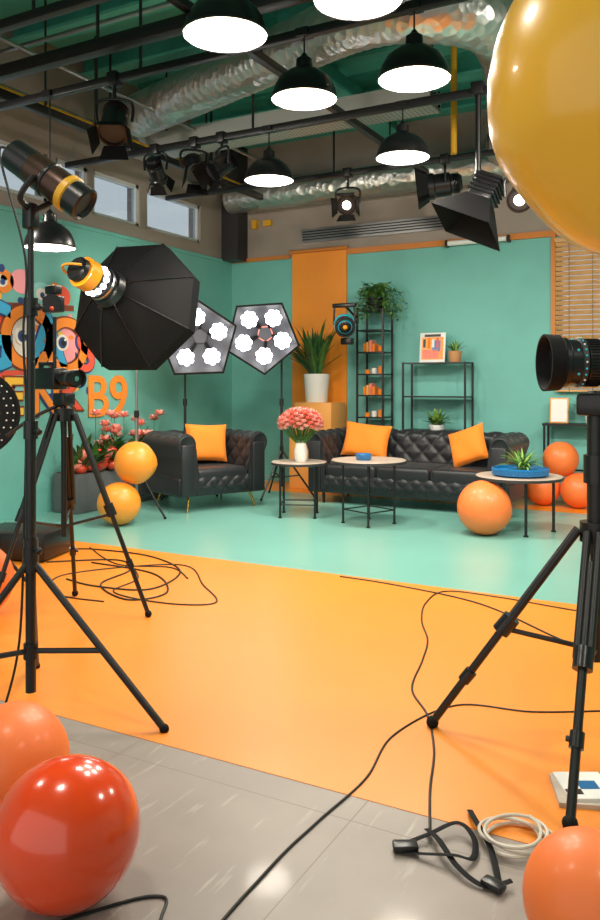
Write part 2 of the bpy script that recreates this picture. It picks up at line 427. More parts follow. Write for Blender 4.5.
# ---------------------------------------------------------------- stage lights
def stage_light(x,y,z,top,d,L=.28,R=.1,lit=False,name='stage_spotlight',barn=True,energy=0):
    b=MB(name); d=Vector(d).normalized()
    b.box((0,0,top-z),(.09,.09,.1),BLK,bev=.01)
    b.tube((0,0,top-z),(0,0,.17),.014,BLK)
    side=d.cross(Vector((0,0,1))).normalized()
    b.path([side*(R+.03)+Vector((0,0,0)),side*(R+.03)+Vector((0,0,.14)),Vector((0,0,.17)),-side*(R+.03)+Vector((0,0,.14)),-side*(R+.03)],.012,BLK,sub=4)
    T=aim(-d*L*.5,d)
    b.rev([(0,0),(R*.6,0),(R*.8,.03),(R*.85,L*.3),(R*.85,L*.32),(R,L*.36),(R,L*.8),(R*1.12,L*.84),(R*1.12,L),(R*.95,L),(R*.95,L*.95),(0,L*.95)],BLKP,24,T)
    for k in range(4): b.revopen([(R*.86,L*(.08+.05*k)),(R*1.0,L*(.09+.05*k)),(R*.86,L*(.10+.05*k))],BLK,20,T)
    if lit: b.rev([(R*.5,L*.955),(R*.4,L*.975),(0,L*.98)],GLOWW,24,T)
    b.rev([(R*.9,L*.952),(R*.6,L*.955),(0,L*.956)],DGREY,24,T)
    if barn:
        for a in range(4):
            T2=T@Matrix.Rotation(a*pi/2,4,'Z')@Matrix.Translation((R*1.25,0,L+R*.45))@Matrix.Rotation(.45,4,'Y')
            b.add([(0,-R*.8,-R*.5),(0,R*.8,-R*.5),(0,R*1.1,R*.6),(0,-R*1.1,R*.6),(.006,-R*.8,-R*.5),(.006,R*.8,-R*.5),(.006,R*1.1,R*.6),(.006,-R*1.1,R*.6)],
                  [(0,1,2,3),(4,5,6,7),(0,1,5,4),(1,2,6,5),(2,3,7,6),(3,0,4,7)],BLKM,T2)
    o=b.done((x,y,z))
    if energy: light('added_wash_beam','SPOT',Vector((x,y,z))+d*(L*.5+.02),energy,size=.08,d=d,parent=o,spot=2.0)  # beam used only by the added wash fixtures out of view
    return o
stage_light(-4.08,4.57,3.28,3.6,(.3,-.5,-.8),L=.3,R=.1)
stage_light(-4.48,6.13,3.36,3.6,(.5,-.4,-.5),L=.28,R=.1)
stage_light(-4.17,6.13,3.34,3.6,(-.3,-.6,-.5),L=.28,R=.09)
stage_light(-3.66,7.8,3.27,3.6,(.25,-.8,-.35),L=.26,R=.095,lit=True)
stage_light(-2.57,7.8,3.34,3.6,(-.9,-.3,-.1),L=.34,R=.12)
stage_light(-4.95,6.13,3.4,3.6,(-.2,.6,-.5),L=.26,R=.08)
stage_light(-1.42,6.13,2.74,3.6,(.1,-.8,-.4),L=.24,R=.085,lit=True,barn=False)
stage_light(-.3,4.57,3.28,3.6,(-.45,.75,-.35),L=.3,R=.1,lit=True,barn=False,energy=230)  # unseen fixture, added to brighten the back wall
stage_light(1.2,4.57,3.28,3.6,(-.8,.6,-.3),L=.3,R=.1,lit=True,barn=False,energy=200)  # added off to the right, a wash for the left wall
stage_light(-5.5,3.55,3.28,3.6,(.3,.8,-.3),L=.3,R=.1,lit=True,barn=False,energy=130)  # invented fixture beyond the left edge, lifts light at the back

b=MB('barn_door_studio_light')
b.box((0,0,.94),(.1,.1,.1),BLK,bev=.01); b.tube((0,0,.94),(0,0,.3),.022,BLK); b.tube((0,0,.3),(.0,0,.16),.03,BLK)
T=aim((0.02,0,.06),(-.35,-.25,-.75),.6); b.M=T
def frust(b,a,c,z0,z1,m,th=.012):
    vs=[(-a,-a,z0),(a,-a,z0),(a,a,z0),(-a,a,z0),(-c,-c,z1),(c,-c,z1),(c,c,z1),(-c,c,z1)]
    b.add(vs,[(0,1,5,4),(1,2,6,5),(2,3,7,6),(3,0,4,7)],m)
b.box((0,0,-.1),(.2,.2,.22),BLKP,bev=.02)
for k in range(5): b.box((0,0,-.18+k*.035),(.22,.22,.012),BLK)
frust(b,.10,.25,0,.24,BLKM); frust(b,.096,.244,.004,.24,BLKM)
b.box((0,0,.02),(.17,.17,.02),DGREY)
b.M=Matrix(); b.done((-1.75,6.13,2.68),recalc=False)

# ---------------------------------------------------------------- softboxes on stands
def legs(b,c,hub,R,m,a0,n=3,r=.011,feet=True):
    for i in range(n):
        a=a0+i*2*pi/n; p=Vector((c[0]+R*math.cos(a),c[1]+R*math.sin(a),.012))
        b.tube((c[0],c[1],hub),p,r,m,seg=10)
        q=Vector((c[0],c[1],hub*.42)); mid=Vector((c[0],c[1],hub)).lerp(p,.55)
        b.tube(q,mid,r*.8,m,seg=8)
        if feet: b.ball(p,r*1.35,BLKM,seg=10,rings=6)
    b.tube((c[0],c[1],hub+.04),(c[0],c[1],hub-.05),r*2.2,m); b.tube((c[0],c[1],hub*.42+.03),(c[0],c[1],hub*.42-.03),r*2,m)
def softbox(stand,cen,d,R,nside,roll,headcol,fx=0):
    b=MB('studio_softbox')
    sx,sy=stand; legs(b,(sx,sy),.55,.38,BLK,.4)
    d=Vector(d).normalized(); c=Vector(cen)
    bk=c-d*.42
    b.tube((sx,sy,.12),(sx,sy,1.1),.016,BLK); b.tube((sx,sy,1.0),(sx,sy,bk.z-.05),.012,BLK)
    b.tube((sx,sy,bk.z-.05),bk,.02,BLK)
    b.tube((sx,sy,1.06),(sx,sy,1.14),.026,BLKP)
    T=aim(bk-d*.12,d,roll)
    b.rev([(0,0),(.06,0),(.07,.02),(.07,.16),(.09,.18),(.09,.24)],headcol,20,T)
    T=aim(c-d*.3,d,roll)
    b.revopen([(.09,-.03),(R*.55,.1),(R*.85,.2),(R*.985,.3),(R*1.03,.31),(R*1.03,.325),(R*.97,.325),(R*.97,.31)],BLKM,nside,T)
    b.revopen([(.085,-.02),(R*.53,.11),(R*.83,.21),(R*.97,.31)],SBIN,nside,T)
    b.rev([(.09,.0),(.09,.005)],SBIN,nside,T)
    for k in range(nside):
        a=2*pi*k/nside
        cc=Vector((R*.54*math.cos(a),R*.54*math.sin(a),.22))
        b.tube(T@Vector((cc.x*.4,cc.y*.4,.02)),T@(cc-Vector((0,0,.05))),.018,BLKM)
        for j in range(7):
            aj=j*2*pi/7; b.ball(T@(cc+Vector((.064*math.cos(aj),.064*math.sin(aj),.02))),.036,BULB,seg=10,rings=6)
        b.ball(T@(cc+Vector((0,0,.035))),.05,BULB,seg=10,rings=6)
    return b.done(recalc=False,sharp=25)
softbox((-5.62,7.50),(-5.20,7.16,1.80),(.42,-.75,-.16),.46,5,.35,BLKP)
softbox((-4.60,7.99),(-4.63,7.60,1.85),(.38,-.85,-.14),.43,5,1.0,CORAL)

# octagonal softbox with orange flash head
b=MB('octagonal_softbox')
sx,sy=-5.12,6.05
legs(b,(sx,sy),.5,.3,BLK,.25)
b.tube((sx,sy,.1),(sx,sy,1.0),.017,STEEL); b.tube((sx,sy,.95),(sx,sy,1.5),.012,STEEL); b.tube((sx,sy,.98),(sx,sy,1.05),.026,BLKP)
apex=Vector((-4.98,5.52,2.17)); d=Vector((-.12,.62,-.15)).normalized()
b.tube((sx,sy,1.48),(sx+.04,5.5,2.0),.016,BLK); b.tube((sx+.04,5.5,2.0),apex,.03,BLK)
R=.66
T=aim(apex,d,pi/8)
b.revopen([(.1,0),(.24,.05),(.62,.38),(R,.43),(R*1.01,.56),(R*.97,.56)],BLKM,8,T)
b.revopen([(.09,.02),(.42,.24),(R*.97,.5)],SBIN,8,T)
b.rev([(R*.96,.52),(R*.96,.53)],GLOWW,8,T)
for k in range(8):
    a=2*pi*k/8
    b.path([T@Vector((r*math.cos(a),r*math.sin(a),z)) for r,z in ((.1,.0),(.243,.048),(.623,.378),(R+.003,.43))],.005,BLKP,sub=3,seg=6)
hd=(d+Vector((.25,0,-.12))).normalized()
T=aim(apex-hd*.44,hd,0)@Matrix.Scale(1.12,4)
b.rev([(0,0),(.085,0),(.1,.015),(.1,.06)],BLKP,28,T)
b.rev([(.1,.06),(.128,.07),(.128,.17),(.11,.18)],ORANGE_P,28,T)
b.rev([(.11,.18),(.11,.2)],BLKP,28,T)
b.rev([(.1,.2),(.1,.27)],BLKP,28,T)
for k in range(12):
    a=2*pi*k/12; b.ball(T@Vector((.11*math.cos(a),.11*math.sin(a),.235)),.028,BULB,seg=10,rings=6)
b.rev([(.12,.27),(.13,.28),(.13,.33),(.15,.34),(.16,.40)],BLKP,28,T)
b.revopen([(.133,.285),(.139,.30),(.133,.315)],STEEL,28,T)
b.path([T@Vector((.14,0,.15)),T@Vector((.17,0,.06)),T@Vector((.1,0,-.04)),T@Vector((0,0,-.06)),T@Vector((-.1,0,-.03))],.012,ORANGE_P)
b.done(recalc=False,sharp=25)

# ---------------------------------------------------------------- light stand with bronze fresnel (near left)
b=MB('fresnel_light_stand')
cx,cy=-2.41,2.22
legs(b,(cx,cy),.62,.56,BLK,math.radians(15),r=.014)
b.tube((cx,cy,.1),(cx,cy,1.15),.02,BLK); b.tube((cx,cy,1.1),(cx,cy,1.62),.016,BLK); b.tube((cx,cy,1.55),(cx,cy,1.98),.012,BLK)
for z in (.66,1.12,1.6): b.tube((cx,cy,z-.03),(cx,cy,z+.04),.028,BLKP); b.tube((cx,cy,z),(cx+.06,cy-.02,z),.008,BLKP); b.ball((cx+.065,cy-.02,z),.014,BLKP,seg=10,rings=6)
b.box((cx,cy,1.96),(.05,.05,.1),BLKP,bev=.008)
c=Vector((-2.34,2.25,2.1)); d=Vector((.27,.09,-.2)).normalized(); T=aim(c-d*.2,d)
b.rev([(0,0),(.05,0),(.062,.01),(.066,.11)],BLKP,28,T)
b.rev([(.066,.11),(.068,.12),(.068,.28)],BRONZE,28,T)
b.revopen([(.069,.19),(.073,.195),(.073,.205),(.069,.21)],BLKP,28,T)
b.rev([(.068,.28),(.074,.285),(.074,.31),(.068,.315)],YEL,28,T)
b.rev([(.068,.315),(.07,.38),(.06,.385),(.05,.37),(0,.37)],BLKP,28,T)
b.path([(cx,cy,1.98),(cx+.02,cy-.07,2.02),c+Vector((0,-.08,0))],.012,BLK); b.path([(cx,cy,1.98),(cx+.04,cy+.06,2.02),c+Vector((0,.08,0))],.012,BLK)
b.path([c-d*.19,c-d*.26+Vector((0,0,-.04)),(cx-.03,cy,1.8),(cx-.03,cy-.01,1.5),(cx-.025,cy,1.2),(cx-.035,cy,.8),(cx-.03,cy-.03,.3),(cx-.1,cy-.05,.01)],.005,CABLE)
b.done()

# ---------------------------------------------------------------- tripods with video cameras
def tripod(b,c,apex,feet,m=BLK,r=.02,spread=True):
    c=Vector(c)
    for f in feet:
        f=Vector((f[0],f[1],.02)); a=c+Vector((0,0,apex)); dirv=(f-a); side=dirv.cross(Vector((0,0,1))).normalized()*.02
        st=a+Vector((f.x-a.x,f.y-a.y,0)).normalized()*.06
        mid=st.lerp(f,.48); sd=dirv.normalized()
        b.tube(st+side,mid+side,r*.6,m,seg=10); b.tube(st-side,mid-side,r*.6,m,seg=10)
        b.tube(st.lerp(f,.12),f,r*.62,m,seg=10)
        b.tube(mid-sd*.035,mid+sd*.035,r*1.35,BLKP,seg=14)
        m2=st.lerp(f,.75); b.tube(m2-sd*.025,m2+sd*.025,r*.95,BLKP,seg=14)
        b.tube(m2,m2+side*1.6,r*.4,BLKP,seg=8)
        b.ball(f,r*1.0,BLKM,seg=12,rings=6)
        b.tube(c+Vector((0,0,apex*.45)),st.lerp(f,.5),r*.4,m,seg=8)
    b.tube(c+Vector((0,0,apex*.4)),c+Vector((0,0,apex+.05)),r*.8,m)
    b.tube(c+Vector((0,0,apex-.04)),c+Vector((0,0,apex+.03)),.055,BLKP)
def camcorder(b,T,s=1,lensr=.05):
    M=b.M; b.M=T@Matrix.Scale(s,4)
    b.box((-.08,0,0),(.2,.1,.12),BLKP,bev=.012); b.box((-.1,0,.085),(.12,.03,.02),BLK,bev=.006); b.box((-.04,0,.075),(.02,.02,.03),BLK); b.box((-.15,0,.075),(.02,.02,.03),BLK)
    b.box((-.05,.065,.01),(.11,.02,.07),DGREY,bev=.005); b.box((-.2,0,.03),(.06,.05,.05),BLKP,bev=.01)
    q=Matrix.Translation((.02,0,0))@Matrix.Rotation(pi/2,4,'Y')
    r=lensr
    b.rev([(r*.8,0),(r*.8,.03),(r,.035),(r,.07)],BLKP,32,q)
    b.rev([(r*.98,.07),(r*1.04,.072),(r*1.04,.09),(r*.98,.092)],DGREY,32,q)
    b.rev([(r*.98,.092),(r*.95,.11),(r*1.1,.115),(r*1.14,.15),(r*1.02,.15),(r*.9,.13),(0,.13)],BLKP,32,q)
    b.ball(q@Vector((0,0,.125)),r*.82,CHROME,scale=(.15,1,1),seg=20,rings=10)
    b.M=M
b=MB('video_camera_tripod')
c=(-3.27,3.25,0)
tripod(b,c,1.14,[(-2.87,3.49),(-3.55,3.62),(-3.36,2.78)])
b.box((-3.27,3.25,1.22),(.09,.09,.07),BLKP,bev=.01)
b.path([(-3.27,3.25,1.2),(-3.4,3.15,1.12),(-3.5,3.05,1.02)],.01,BLK)
T=Matrix.Translation((-3.3,3.24,1.335))@Matrix.Rotation(math.radians(-5),4,'Z')
camcorder(b,T,1.0,.045)
b.tube((-3.33,3.24,1.4),(-3.33,3.24,1.68),.01,BLK); b.box((-3.33,3.23,1.75),(.12,.06,.09),BLKP,bev=.01); b.box((-3.33,3.23,1.83),(.09,.05,.05),BLKP,bev=.01)
b.rev([(.045,0),(.05,.05),(.04,.05)],BLKP,20,aim((-3.31,3.2,1.75),(.6,-.6,0)))
b.ball((-3.27,3.16,1.72),.012,REDA,seg=8,rings=6)
b.done()

b=MB('video_camera_tripod')
c=(-.43,3.0,0)
tripod(b,c,.78,[(-1.0,2.885),(-.416,2.41),(-.03,3.42)],r=.024)
b.tube((-.43,3,.7),(-.43,3,1.2),.03,BLK); b.tube((-.43,3,.95),(-.43,3,1.05),.042,BLKP); b.box((-.43,3,1.23),(.12,.1,.08),BLKP,bev=.012)
b.path([(-.43,3,1.2),(-.35,3.12,1.15),(-.2,3.3,1.08)],.012,BLK)
T=Matrix.Translation((-.40,3.02,1.38))@Matrix.Rotation(math.radians(208.6),4,'Z')
M0=b.M; b.M=T
b.box((-.14,0,0),(.24,.15,.18),BLKP,bev=.015); b.box((-.14,0,.12),(.2,.03,.025),BLK,bev=.008); b.box((-.06,0,.1),(.02,.02,.03),BLK); b.box((-.22,0,.1),(.02,.02,.03),BLK)
b.box((-.05,0,-.115),(.2,.09,.03),BLK,bev=.005)
q=Matrix.Translation((-.03,0,0))@Matrix.Rotation(pi/2,4,'Y')
b.rev([(.07,0),(.075,.05),(.083,.055),(.083,.11)],BLKP,40,q)
for k in range(44):
    a=2*pi*k/44; b.tube(q@Vector((.084*math.cos(a),.084*math.sin(a),.06)),q@Vector((.084*math.cos(a),.084*math.sin(a),.105)),.0028,BLKM,seg=6)
b.rev([(.085,.115),(.088,.118),(.088,.134),(.085,.136)],DGREY,40,q)
for k in range(24):
    a=2*pi*k/24
    b.ball(q@Vector((.088*math.cos(a),.088*math.sin(a),.126)),.004,CYAN if k%3 else WHITE,seg=8,rings=5)
for k in range(6):
    a=k*1.05; b.ball(q@Vector((.083*math.cos(a),.083*math.sin(a),.15)),.005,CYAN,seg=8,rings=5)
b.rev([(.083,.136),(.083,.17),(.09,.175),(.09,.19)],BLKP,40,q)
b.rev([(.09,.19),(.1,.2),(.103,.25),(.095,.25),(.08,.21),(0,.21)],BLKM,40,q)
b.ball(q@Vector((0,0,.195)),.075,CHROME,scale=(.15,1,1))
b.M=M0
b.done()

# led panel stand (far left)
b=MB('round_led_panel_light')
lx,ly=-4.22,3.42
legs(b,(lx,ly),.45,.33,BLK,.9); b.tube((lx,ly,.1),(lx,ly,1.0),.015,BLK)
d=Vector((.75,-.5,0)).normalized(); T=aim((lx,ly,1.12),d)
b.rev([(0,-.03),(.25,-.03),(.28,0),(.28,.03),(.26,.03),(.26,.02),(0,.02)],BLKP,40,T)
for rr in (.05,.1,.15,.2,.24):
    n=int(rr*130)
    for k in range(n):
        a=2*pi*k/n; b.ball(T@Vector((rr*math.cos(a),rr*math.sin(a),.022)),.006,WHITE,seg=6,rings=4)
b.done()
b=MB('perforated_equipment_crate'); b.box((0,0,.11),(.6,.45,.2),BLKP,bev=.02)
for i in range(13):
    for j in range(8): b.rev([(.012,.211),(.0,.2115)],DGREY,8,Matrix.Translation((-.26+i*.043,-.17+j*.048,0)))
b.box((0,0,.01),(.5,.35,.02),BLKM); b.done((-4.75,4.3,0),.3)

# ---------------------------------------------------------------- chesterfield seating
def resample(P,step):
    P=[Vector(p) for p in P]; out=[P[0]]; cum=[0]
    for a,c in zip(P,P[1:]): cum.append(cum[-1]+(c-a).length)
    L=cum[-1]; n=max(2,int(L/step)); out=[]
    j=0
    for i in range(n+1):
        s=L*i/n
        while j<len(cum)-2 and cum[j+1]<s: j+=1
        t=(s-cum[j])/(cum[j+1]-cum[j]) if cum[j+1]>cum[j] else 0
        out.append(P[j].lerp(P[j+1],min(1,t)))
    return out,L
def tuft(b,prof,org,dv,nv,L,m,step=.1,amp=.028,smax=.62,cap=True,res=.016):
    org=Vector(org);dv=Vector(dv);nv=Vector(nv);P,S=resample([(a,z,0) for a,z in prof],res)
    K=max(4,int(L/res)); n=len(P)
    N=[]
    for i in range(n):
        t=(P[min(i+1,n-1)]-P[max(i-1,0)]).normalized(); N.append(Vector((t.y,-t.x,0)))
    vs=[];fs=[]
    def disp(l,s):
        u=l/step;v=s/step
        c1=abs(math.sin(pi*(u+v)/2)); c2=abs(math.sin(pi*(u-v)/2))
        g=min(c1,c2)**.55
        fade=max(0,min(1,(smax-s)/.06))*1.0
        e=min(1,min(l,L-l)/.03)
        return amp*((g-.6)*fade+.0)*(.3+.7*e)
    for k in range(K+1):
        l=L*k/K
        for i in range(n):
            s=S*i/(n-1); q=P[i]+N[i]*disp(l,s)
            vs.append(org+dv*l+nv*q.x+Vector((0,0,q.y)))
    for k in range(K):
        for i in range(n-1):
            a=k*n+i; fs.append((a,a+1,a+n+1,a+n))
    b.add(vs,fs,m)
    if cap:
        for l in (0,L):
            vs=[org+dv*l+nv*p.x+Vector((0,0,p.y)) for p in P]+[org+dv*l+nv*P[0].x+Vector((0,0,P[-1].y))]
            b.add(vs,[tuple(range(len(vs)))],m)
    iu=0
    while iu*step<L:
        jv=0
        while jv*step<min(S,smax-.04):
            if (iu+jv)%2==0 and iu>0:
                s=jv*step; i=min(n-1,int(round(s/S*(n-1)))); q=P[i]-N[i]*amp*.5
                b.ball(org+dv*(iu*step)+nv*q.x+Vector((0,0,q.y)),.011,SEAM,seg=8,rings=5)
            jv+=1
        iu+=1
def chester(name,W,D,loc,rz,H=.78,lift=.13,nc=1,legmat=BLK,splay=False):
    b=MB(name); seat=.43; r=.105; zc=H-r
    prof=[(.12,seat-.08),(.11,seat+.05),(.095,zc-.06)]
    for k in range(0,14):
        a=-.25+k*(pi+.75)/13; prof.append((-.015+r*math.cos(a),zc+r*math.sin(a)))
    prof+=[(-.075,zc-.14),(-.075,lift+.03)]
    tuft(b,prof,(-W/2+.1,D/2-.1,0),(1,0,0),(0,-1,0),W-.2,VELV)
    tuft(b,prof,(-W/2+.1,-D/2+.03,0),(0,1,0),(1,0,0),D-.06,VELV)
    tuft(b,prof,(W/2-.1,-D/2+.03,0),(0,1,0),(-1,0,0),D-.06,VELV)
    for sx in (-1,1):
        x=sx*(W/2-.1+.015)
        T=Matrix.Translation((x,-D/2+.035,zc))@Matrix.Rotation(pi/2,4,'X')
        b.rev([(r*.98,0),(r*.95,.014),(r*.8,.018),(r*.75,.01),(0,.014)],VELV,26,T)
        b.box((x-sx*.01,-D/2+.025,(lift+zc)/2),(.15,.03,zc-lift),VELV,bev=.012)
        b.box((sx*(W/2-.1),0,lift+.09),(.2,D-.08,.2),VELV,bev=.03,seg=3)
    b.box((0,0.0,lift+.08),(W-.3,D-.1,.18),VELV,bev=.03,seg=3)
    iw=W-.42
    cw=iw/nc
    for k in range(nc):
        b.box((-iw/2+cw*(k+.5),-.06,seat-.07),(cw-.008,D-.2,.16),VELV,bev=.045,seg=4)
    tuft(b,[(-.01,lift+.02),(.015,lift+.08),(.015,lift+.14),(0,lift+.19)],(-iw/2,-D/2+.045,0),(1,0,0),(0,-1,0),iw,VELV,step=.07,amp=.02,cap=False)
    for sx in (-1,1):
        for sy in (-1,1):
            x=sx*(W/2-.16); y=sy*(D/2-.12)
            if splay: b.tube((x,y,lift+.02),(x+sx*.05,y+sy*.05,0),.017,legmat,r2=.009,seg=12)
            else: b.tube((x,y,lift+.02),(x,y,0),.018,legmat,r2=.014,seg=12)
    return b.done(loc,rz,sharp=60)
chester('tufted_sofa',2.22,.88,(-3.02,8.15,0),0,H=.79,lift=.13,nc=3)
rzc=math.radians(-24.9+90)
chester('tufted_armchair',1.04,.84,(-4.99,7.02,0),rzc,H=.8,lift=.17,nc=1,legmat=GOLD,splay=True)

def cushion(name,loc,rot,w=.42,h=.42,t=.075,m=ORC):
    b=MB(name)
    for sg in (1,-1):
        def fn(u,v,sg=sg):
            x=u*2-1;y=v*2-1
            th=(max(0,1-x**4)*max(0,1-y**4))**.55
            pin=1-.07*(1-abs(x)**2)*abs(y)**4-0
            pinx=1-.07*(1-abs(y)**2)*abs(x)**4
            return (x*w/2*pinx,sg*t*th*(1+.05*math.sin(5*x+3*y)),y*h/2*pin)
        b.grid(fn,20,20,m)
    o=b.done(); o.location=loc; o.rotation_euler=rot
    bpy.context.view_layer.update(); return o
cushion('throw_pillow',(-3.62,8.2,.675),(-.3,.1,.12),.54,.40)
cushion('throw_pillow',(-2.44,8.17,.66),(-.32,-.35,-.12),.42,.40)
cushion('throw_pillow',(-5.05,7.12,.67),(-.28,0.03,rzc-.35),.46,.42)

# ---------------------------------------------------------------- tables
def coffee_table(name,c,R,h,legpts,rl=.011):
    b=MB(name)
    b.rev([(0,h-.028),(R-.006,h-.028),(R,h-.022),(R,h-.004),(R-.004,h),(0,h)],WOODT,48,Matrix.Translation(c))
    b.revopen([(R+.001,h-.03),(R+.006,h-.028),(R+.006,h-.008),(R+.001,h-.006)],DGREY,48,Matrix.Translation(c))
    for (dx,dy) in legpts:
        p=Vector((c[0]+dx,c[1]+dy,0))
        b.tube(p,(p.x,p.y,h-.03),rl,BLK,seg=12); b.tube(p,(p.x,p.y,.012),rl*1.7,BLK,seg=12)
        b.tube((p.x,p.y,h-.04),(c[0],c[1],h-.04),rl*.7,BLK,seg=8)
    n=len(legpts)
    for i in range(n):
        a=legpts[i];q=legpts[(i+1)%n]
        b.tube((c[0]+a[0],c[1]+a[1],.13),(c[0]+q[0],c[1]+q[1],.13),rl*.6,BLK,seg=8) if n==4 else None
    return b.done()
def sq(r,a0,n): return [(r*math.cos(a0+2*pi*i/n),r*math.sin(a0+2*pi*i/n)) for i in range(n)]
coffee_table('round_side_table',(-3.79,6.93,0),.275,.54,sq(.24,1.2,4))
coffee_table('round_coffee_table',(-3.0,6.85,0),.35,.60,sq(.24,.4,4))
coffee_table('round_coffee_table',(-1.66,7.10,0),.375,.50,[(.11,-.22),(.27,.14),(-.22,.24)],.013)
b=MB('blue_candle_bowl'); T=Matrix.Translation((-3.02,6.78,.60))
b.rev([(0,0),(.06,0),(.072,.015),(.075,.055),(.07,.06),(.066,.03),(0,.03)],BLUE,28,T)
b.rev([(.062,.03),(.062,.045),(0,.047)],OFFW,24,T); b.done()
b=MB('pink_flower_vase'); vx,vy,vz=-3.77,6.93,.54
b.M=Matrix.Translation((vx,vy,vz))
b.rev([(0,0),(.05,0),(.062,.03),(.066,.1),(.055,.16),(.045,.19),(.05,.21),(.043,.21),(.04,.17),(0,.16)],OFFW,28)
for i in range(90):
    a=i*2.399; zz=1-1.3*(i+.5)/90; rr=math.sqrt(max(0,1-zz*zz))
    p=Vector((.2*rr*math.cos(a),.2*rr*math.sin(a),.36+.15*zz))
    b.tube((p.x*.15,p.y*.15,.17),p,.003,GRN,seg=5)
    mm=PINK if i%3 else CORAL
    for k in range(8): b.blade(p,k*2*pi/8+i,.5,.055,.017,-.5 if k%2 else .6,mm,n=3)
    for k in range(4): b.blade(p,k*1.6,1.1,.045,.014,.3,mm,n=3)
for i in range(10): b.blade((0,0,.2),i*.63,.7,.15,.02,.8,GRN,n=5)
b.M=Matrix(); b.done(recalc=False)
b=MB('blue_plant_tray'); b.M=Matrix.Translation((-1.64,7.06,.50))
b.rev([(0,0),(.2,0),(.235,.015),(.245,.07),(.238,.075),(.225,.03),(0,.03)],BLUE,40)
for k in range(60):
    a=2*pi*k/60
    for z in (.02,.04,.06): b.ball(((.235+z*.13)*math.cos(a),(.235+z*.13)*math.sin(a),z),.007,BLUE,seg=6,rings=4)
b.rev([(.215,.03),(.215,.05),(0,.055)],mat('blue_gravel','#1478b4',.6,bump=.8,bscale=60),30)
for i in range(70):
    b.blade((random.uniform(-.03,.03)+.02,random.uniform(-.03,.03),.05),random.uniform(0,2*pi),random.uniform(.6,1.45),random.uniform(.16,.28),.009,random.uniform(.5,1.9),random.choice([GRN,GRNL,GRNL]),n=6)
b.M=Matrix(); b.done(recalc=False)

# ---------------------------------------------------------------- balloons
def balloon(c,r,m,sz=1.0,knot=(0,0,-1),ribbon=False):
    b=MB('balloon'); k=Vector(knot).normalized()
    rot=k.to_track_quat('Z','Y').to_matrix().to_4x4(); T=rot
    pr=[]
    for i in range(33):
        t=pi*i/32; rr=r*math.sin(t); z=-r*math.cos(t)*sz
        if t>pi*.62: 
            q=(t-pi*.62)/(pi*.38); rr*=1-.10*math.sin(q*pi); z+=r*.03*q
        pr.append((max(rr,0.0),z))
    pr[0]=(0,pr[0][1]); pr[-1]=(.008,pr[-1][1])
    zt=pr[-1][1]
    b.rev(pr+[(.006,zt+.008),(.014,zt+.018),(.010,zt+.019),(0,zt+.012)],m,64,T)
    if ribbon: b.path([k*(zt+.015),Vector((.01,0,-.6)),Vector((-.01,.01,-1.1)),Vector((0,0,-c[2]+.02))],.002,WHITE,seg=5); b.rev([(0,0),(.04,0),(.035,.04),(0,.045)],BLUE,16,Matrix.Translation((0,0,-c[2])))
    return b.done(c)
balloon((-1.467,1.47,.181),.181,BAL_R,knot=(-.5,.6,.25))
balloon((-1.895,1.666,.173),.173,BAL_O,knot=(-.8,.3,.2))
balloon((-.28,1.87,.146),.146,BAL_O,knot=(.6,.5,.1))
balloon((-.142,1.289,1.746),.204,BAL_T,sz=1.2,knot=(0,0,-1),ribbon=True)
balloon((-3.73,3.04,.205),.205,BAL_O,knot=(-.8,.5,.1))
balloon((-5.0,5.66,.2),.2,BAL_Y,knot=(-.5,.6,.4))
balloon((-4.92,5.80,.57),.2,BAL_Y,knot=(.3,.7,-.1))
balloon((-1.89,6.82,.236),.236,BAL_O,knot=(.3,.8,.3))
balloon((-1.80,8.80,.187),.187,BAL_O,knot=(.2,.9,.2))
balloon((-1.425,8.76,.187),.187,BAL_O,knot=(.3,.9,-.2))
balloon((-1.61,8.77,.51),.187,BAL_O,knot=(-.1,.9,.3))

# ---------------------------------------------------------------- shelves
b=MB('black_ladder_shelf'); x0,x1,y0,y1,H=-4.06,-3.72,8.92,9.22,2.23
for x in (x0,x1):
    for y in (y0,y1): b.box((x,y,H/2),(.022,.022,H),BLK)
for z in (.2,.62,.9,1.17,1.43,1.70,1.97,2.22):
    b.box(((x0+x1)/2,(y0+y1)/2,z),(x1-x0,y1-y0,.018),BLK)
b.done()
b=MB('shelf_candles_and_books')
for z in (.9,1.17,1.43,1.70):
    zz=z+.01
    if z in (1.17,1.70):
        for k in range(4): 
            h=.1+.02*(k%3); b.box((-3.99+k*.04,9.05,zz+h/2),(.032,.14,h),[ORC,PEACH,CORAL,ORC][k])
        b.tube((-3.80,9.03,zz),(-3.80,9.03,zz+.07),.03,ORC)
    else:
        for k in range(3): b.tube((-3.97+k*.09,9.03,zz),(-3.97+k*.09,9.03,zz+.05+.02*k),.033,[ORC,OFFW,ORC][k],seg=18)
b.done()
b=MB('black_shelf_unit'); x0,x1,y0,y1,H=-3.46,-2.70,8.92,9.22,1.57
for x in (x0,x1):
    for y in (y0,y1): b.box((x,y,H/2),(.022,.022,H),BLK)
for z in (.25,.76,1.16,1.56): b.box(((x0+x1)/2,(y0+y1)/2,z),(x1-x0,y1-y0,.016),BLK if z!=1.56 else DGREY)
b.done()
b=MB('framed_art_print'); b.M=Matrix.Translation((-3.16,9.1,1.57))@Matrix.Rotation(-.12,4,'X')
b.box((0,0,.18),(.32,.015,.36),PAPER,bev=.003); b.box((0,-.009,.17),(.27,.004,.27),BAL_Y); b.box((-.02,-.012,.1),(.2,.004,.1),CORAL); b.box((.05,-.012,.2),(.1,.004,.13),BLUE)
b.box((0,-.012,.325),(.2,.004,.03),BLK)
for k in range(4): b.box((-.1+k*.055,-.014,.23),(.03,.003,.1+.02*(k%2)),[BLK,ORC,PAPER,REDA][k])
b.M=Matrix(); b.done()
